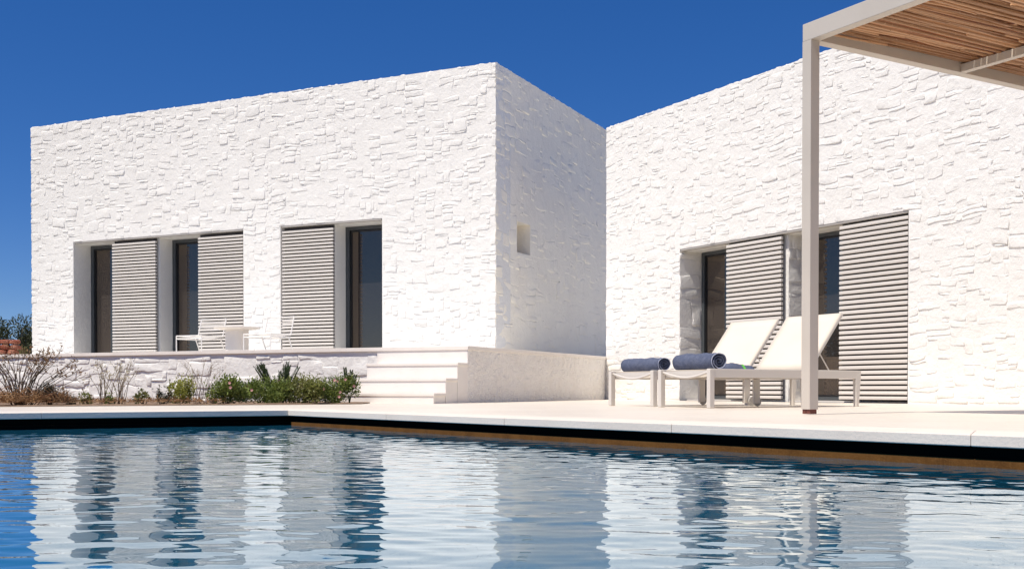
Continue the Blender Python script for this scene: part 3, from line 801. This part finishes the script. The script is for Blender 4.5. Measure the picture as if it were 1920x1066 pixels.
def bush(name, label, loc, rx, ry, h, n, seed, m, lsize=(.022, .011), flowers=0, clumps=14, group=None, stems=6, cat='shrub'):
    g = random.Random(seed); t = thing(name, label, cat, loc, 0, group)
    cl = []
    for k in range(clumps):
        a = g.uniform(0, 6.28); f = math.sqrt(g.random()) * .85; z = h * (.16 + .70 * g.random() * (1 - .35 * f))
        cl.append(Vector((rx * f * math.cos(a), ry * f * math.sin(a), z)))
    mb = MB()
    for k in range(n):
        c = g.choice(cl); q_ = rv(g, 1.0); q_.normalize()
        s_ = (g.random() ** .45)
        p = c + Vector((q_.x * rx * .34, q_.y * ry * .34, q_.z * h * .22)) * s_
        if p.z < .015: p.z = g.uniform(.01, .08)
        d = (q_ + Vector((0, 0, .45)) + rv(g, .45))
        l = lsize[0] * g.uniform(.6, 1.35)
        leaf(mb, p, d, rv(g), l, lsize[1] * g.uniform(.7, 1.3) , g.uniform(-.1, .15))
    for k in range(int(n * .05)):                # a few shoots above the outline
        c = g.choice(cl); p0 = c + Vector((g.uniform(-.3, .3) * rx, g.uniform(-.3, .3) * ry, h * .12))
        dd = Vector((g.gauss(0, .25), g.gauss(0, .25), 1)); L_ = g.uniform(.05, .13)
        for j in range(3):
            leaf(mb, p0 + dd * L_ * j / 3, dd + rv(g, .7), rv(g), lsize[0] * 1.1, lsize[1])
    mb.build('foliage', m, t)
    sb = MB()
    for k in range(stems):
        c = g.choice(cl); b0 = Vector((g.uniform(-.25, .25) * rx, g.uniform(-.25, .25) * ry, -.02))
        sb.tube([b0, b0.lerp(c, .5) + rv(g, .012), c], [.006, .0045, .002], 5)
    sb.build('stem', M['twig'], t)
    for k in range(flowers):
        c = g.choice(cl); q_ = rv(g).normalized(); q_.y = -abs(q_.y); q_.z = abs(q_.z)
        p = c + Vector((q_.x * rx * .36, q_.y * ry * .36, q_.z * h * .22 + .01)); fb = MB()
        for j in range(5):
            a = 6.28 * j / 5; d = Vector((math.cos(a), -.4, math.sin(a))); leaf(fb, p, d, Vector((0, -1, 0)), .022, .017, .1)
        fb.build('flower', M['petal'], t)
    return t

def stalks(name, label, loc, n, h, spread, seed, m, mbud, bud=.02, r=.0035, lean=(0, 0), branch=2, cat='plant', group=None):
    g = random.Random(seed); t = thing(name, label, cat, loc, 0, group); sm = MB(); bm_ = MB()
    def buds(e_, d, k):
        for j in range(k):
            leaf(bm_, e_ + rv(g, bud * .35), d * .5 + rv(g, .7), rv(g), bud * g.uniform(.5, 1.2), bud * .3)
    for k in range(n):
        a = g.uniform(0, 6.28); s_ = math.sqrt(g.random()) * spread
        hh = h * g.uniform(.6, 1.0)
        b0 = Vector((g.gauss(0, .035), g.gauss(0, .03), -.03))
        e_ = b0 + Vector((s_ * math.cos(a) + lean[0], s_ * .6 * math.sin(a) + lean[1], hh))
        mid = b0.lerp(e_, .55) + Vector((-(e_.x - b0.x) * .16, 0, hh * .05)) + rv(g, .008)
        sm.tube([b0, mid, e_], [r * 1.25, r, r * .55], 4)
        d = (e_ - mid).normalized(); buds(e_, d, g.randint(2, 5))
        for j in range(branch):
            f = g.uniform(.45, .92); p = mid.lerp(e_, f) if f > .5 else b0.lerp(mid, f * 1.6)
            d2 = (d + rv(g, .45)).normalized(); L_ = g.uniform(.04, .14) * (h / .6); q_ = p + d2 * L_
            sm.tube([p, q_], [r * .6, r * .35], 4); buds(q_, d2, g.randint(2, 5))
    sm.build('stem', m, t, smooth=True); bm_.build('seed_head', mbud, t)['kind'] = 'stuff'
    return t

def at(px, depth, z=.0):                         # turns a surveyed bearing and distance into a site position
    return Vector(((px - 960) / 2060 * depth, depth, z))

stalks('dry_reed_clump', 'tall dry brown stalk clump at the left end of the bed', at(36, 11.45), 32, .60, .40, 1, M['twig'], M['bud'], .045, .0042, branch=3)
stalks('dry_reed_clump', 'arching dry stalks leaning away from the tall brown clump', at(50, 11.49), 10, .55, .16, 2, M['twig'], M['bud'], .05, .004, lean=(.40, 0), branch=3)
stalks('twiggy_plant', 'pale leafless twig plant before the wall, left of the pair', at(195, 12.04), 12, .50, .16, 3, M['paletwig'], M['palebud'], .028, .0034, branch=4)
stalks('twiggy_plant', 'pale leafless twig plant before the wall, right of the pair', at(221, 12.12), 14, .50, .17, 4, M['paletwig'], M['palebud'], .026, .0032, branch=4)
stalks('bare_twig_shrub', 'thin bare twig shrub beside the lime green shrub', at(376, 12.57), 13, .52, .22, 5, M['paletwig'], M['bud'], .016, .0030, branch=5)
bush('dark_shrub', 'small dark brushy shrub beside the dry stalk clump', at(97, 11.62), .13, .12, .24, 900, 6, M['darkleaf'], (.035, .007), clumps=16)
bush('succulent_plant', 'low olive succulent tuft between dark shrub and twigs', at(160, 11.81), .07, .07, .15, 240, 7, M['leaf2'], (.032, .012), clumps=7)
bush('succulent_plant', 'very small dark tuft close to the dark brushy shrub', at(131, 11.72), .07, .06, .10, 200, 8, M['darkleaf'], (.03, .01), clumps=6)
bush('green_tuft', 'small green tuft at the foot of the pale twigs', at(207, 11.94), .07, .06, .12, 260, 9, M['leaf'], (.026, .012), clumps=6)
bush('green_tuft', 'low grey-green leafy plant between twigs and lime shrub', at(268, 12.25), .12, .08, .15, 300, 10, M['leaf2'], (.03, .014), clumps=7)
bush('green_tuft', 'small rounded olive tuft touching the lime shrub', at(306, 12.36), .075, .07, .17, 420, 11, M['darkleaf'], (.028, .012), clumps=8)
bush('lime_shrub', 'lime green upright shrub left of the flowering hedge', at(338, 12.46), .14, .10, .33, 1300, 12, M['limeleaf'], (.034, .014), clumps=14)
bush('flowering_bush', 'leafy bush with loose shoots at the left of the green row', at(425, 12.58), .27, .20, .33, 3000, 13, M['leaf'], (.036, .018), flowers=3, clumps=20)
bush('flowering_bush', 'dense green bush in front of the two spiky fronds', at(492, 12.78), .33, .22, .31, 4200, 14, M['leaf'], (.032, .016), flowers=3, clumps=26)
bush('flowering_bush', 'dense olive green bush in the middle of the green row', at(557, 12.97), .32, .22, .33, 4200, 15, M['leaf2'], (.030, .015), flowers=4, clumps=26)
bush('flowering_bush', 'green bush with most pink flowers, next to the steps', at(622, 13.16), .31, .22, .365, 4400, 16, M['leaf'], (.030, .015), flowers=16, clumps=26)
for k, (px, lb) in enumerate(((516, 'dark spiky frond plant above the bushes, leaning left'), (530, 'dark spiky frond plant above the bushes, standing upright'), (655, 'short spiky tuft rising next to the steps'))):
    g = random.Random(50 + k); t = thing('spiky_plant', lb, 'plant', at(px, 12.95 if k < 2 else 13.2), 0, 'spiky plants in the bed'); hh = (.49, .49, .42)[k]; mx = (-.16, .05, .01)[k]
    for j in range(7 if k < 2 else 4):
        fb = MB(); e_ = Vector((mx + g.gauss(0, .05), g.gauss(0, .05), hh * g.uniform(.75, 1.0))); b0 = Vector((0, 0, 0))
        for i in range(26):
            f = .35 + .65 * i / 26; p = b0.lerp(e_, f) + Vector((0, 0, .03 * math.sin(3.1 * f)))
            for s_ in (-1, 1):
                leaf(fb, p, (e_ - b0).normalized() + Vector((s_ * .55, g.gauss(0, .25), 0)), rv(g), .085 * (1.25 - f * .75), .011)
        fb.tube([b0, e_], [.006, .002], 4); fb.build('frond', M['frond'], t)

# dry litter on the soil
def litter():
    g = random.Random(9); mb = MB()
    for k in range(4200):
        q_ = g.random()
        px = g.uniform(-30, 130) if q_ < .62 else g.uniform(100, 420); dp = 11.0 + (px / 668) * 1.95 + abs(g.gauss(0, .55)) + .08
        p = at(px, dp, .03 + abs(g.gauss(0, .05 if px < 125 else .02)))
        leaf(mb, p, Vector((g.gauss(0, 1), g.gauss(0, 1), abs(g.gauss(0, .5)))), rv(g), g.uniform(.05, .15) * (1 if px < 130 else .5), g.uniform(.005, .010))
    o = mb.build('dry_grass', M['dryleaf']); tag(o, 'dry straw and grass litter lying on the planting bed', 'dry grass', kind='stuff')
litter()
def rock(mb, g, sx, sy, sz, c=(0, 0, 0)):
    vs = []; nr, ns = 5, 9
    for i in range(nr + 1):
        ph = math.pi * i / nr
        for k in range(ns):
            th = 6.2832 * k / ns; f = 1 + g.uniform(-.14, .14)
            x_ = math.sin(ph) * math.cos(th); y_ = math.sin(ph) * math.sin(th); z_ = math.cos(ph)
            p_ = lambda v: math.copysign(abs(v) ** .62, v)
            vs.append((c[0] + sx * p_(x_) * f, c[1] + sy * p_(y_) * f, c[2] + sz * p_(z_) * f))
    fs = [(i*ns+k, (i+1)*ns+k, (i+1)*ns+(k+1) % ns, i*ns+(k+1) % ns) for i in range(nr) for k in range(ns)]
    mb.add(vs, fs)
g = random.Random(61)
for k, (px, dp, s_, lb) in enumerate(((209, 12.4, .035, 'pale pebble below the pale twig plants'), (240, 12.45, .03, 'pale pebble at the bed edge, right of the twigs'), (398, 12.6, .045, 'pale round stone left of the green bushes'), (384, 12.5, .03, 'small pale pebble at the foot of the bare twigs'))):
    mb = MB(); rock(mb, g, s_, s_ * .8, s_ * .7); o = mb.build('pebble', M['plaster'], None, smooth=True); o.location = at(px, dp, .03 + s_ * .4); tag(o, lb, 'pebble', 'pale pebbles in the bed')
sp = thing('garden_spotlight', 'small black garden spotlight at the edge of the planting bed', 'spotlight', at(96, 11.55, .02))
MB().lathe([(.012, 0), (.012, .03), (.045, .032), (.045, .05), (.040, .06)], 18).build('body', M['black'], sp)
MB().lathe([(.008, -.05), (.008, 0)], 8).build('spike', M['black'], sp)

# ------------------------------------------------------------------ far left: tree, scrub, stone pile
def tree(label, loc, h, cr, n, seed, lsize, group=None):
    g = random.Random(seed); t = thing('olive_tree', label, 'tree', loc, 0, group)
    tm = MB(); tm.tube([(0, 0, -.1), (.05, .03, h * .2), (-.04, 0, h * .42)], [.16, .12, .08], 8)
    cl = []
    for k in range(16):
        a = g.uniform(0, 6.28); f = g.uniform(.2, .8); c = Vector((cr * f * math.cos(a), cr * f * math.sin(a), h * g.uniform(.42, .88)))
        cl.append((c, cr * g.uniform(.22, .42))); tm.tube([(-.04, 0, h * .38), Vector((-.02, 0, h * .45)).lerp(c, .5) + rv(g, .06), c], [.05, .03, .012], 5)
    tm.build('trunk', M['bark'], t, smooth=True)
    mb = MB()
    for k in range(n):
        c, r_ = g.choice(cl); d = rv(g).normalized(); p = c + d * r_ * g.random() ** .4
        leaf(mb, p, d + Vector((0, 0, .3)) + rv(g, .5), rv(g), lsize * g.uniform(.6, 1.4), lsize * .36)
    mb.build('crown', M['oliveleaf'], t)
    return t
tree('dark olive tree beyond the left end of the house', at(32, 42, 0), 2.95, 1.15, 6500, 71, .13)
tree('broad olive tree seen only as a reflection in the door glass', Vector((-36, 22.8, 0)), 3.4, 2.0, 5000, 72, .2)
bush('scrub_bush', 'yellowish dry scrub between the stone pile and the olive tree', at(50, 27, 0), .32, .5, 1.25, 1900, 73, M['scrubleaf'], (.09, .022), clumps=26)
bush('scrub_bush', 'dry green scrub at the foot of the red stone pile', at(4, 22.5, 0), .42, .4, .86, 1700, 74, M['scrubleaf'], (.08, .02), clumps=26)
pl = thing('stone_pile', 'stacked pile of reddish rough stones at the left edge', 'stone pile', at(2, 24.5, 0)); g = random.Random(33)
z = .06
for row in range(11):
    hh = .056; xo = g.uniform(-.05, .05)
    for k in range(4):
        mb = MB(); rock(mb, g, .105 * g.uniform(.85, 1.15), .13, hh * g.uniform(.9, 1.08)); o = mb.build('stone', M['terra'], pl)
        o.location = (-.33 + .205 * k + xo, g.uniform(-.03, .03), z); o.rotation_euler = (g.uniform(-.08, .08), g.uniform(-.08, .08), g.uniform(-.3, .3))
    z += .1165
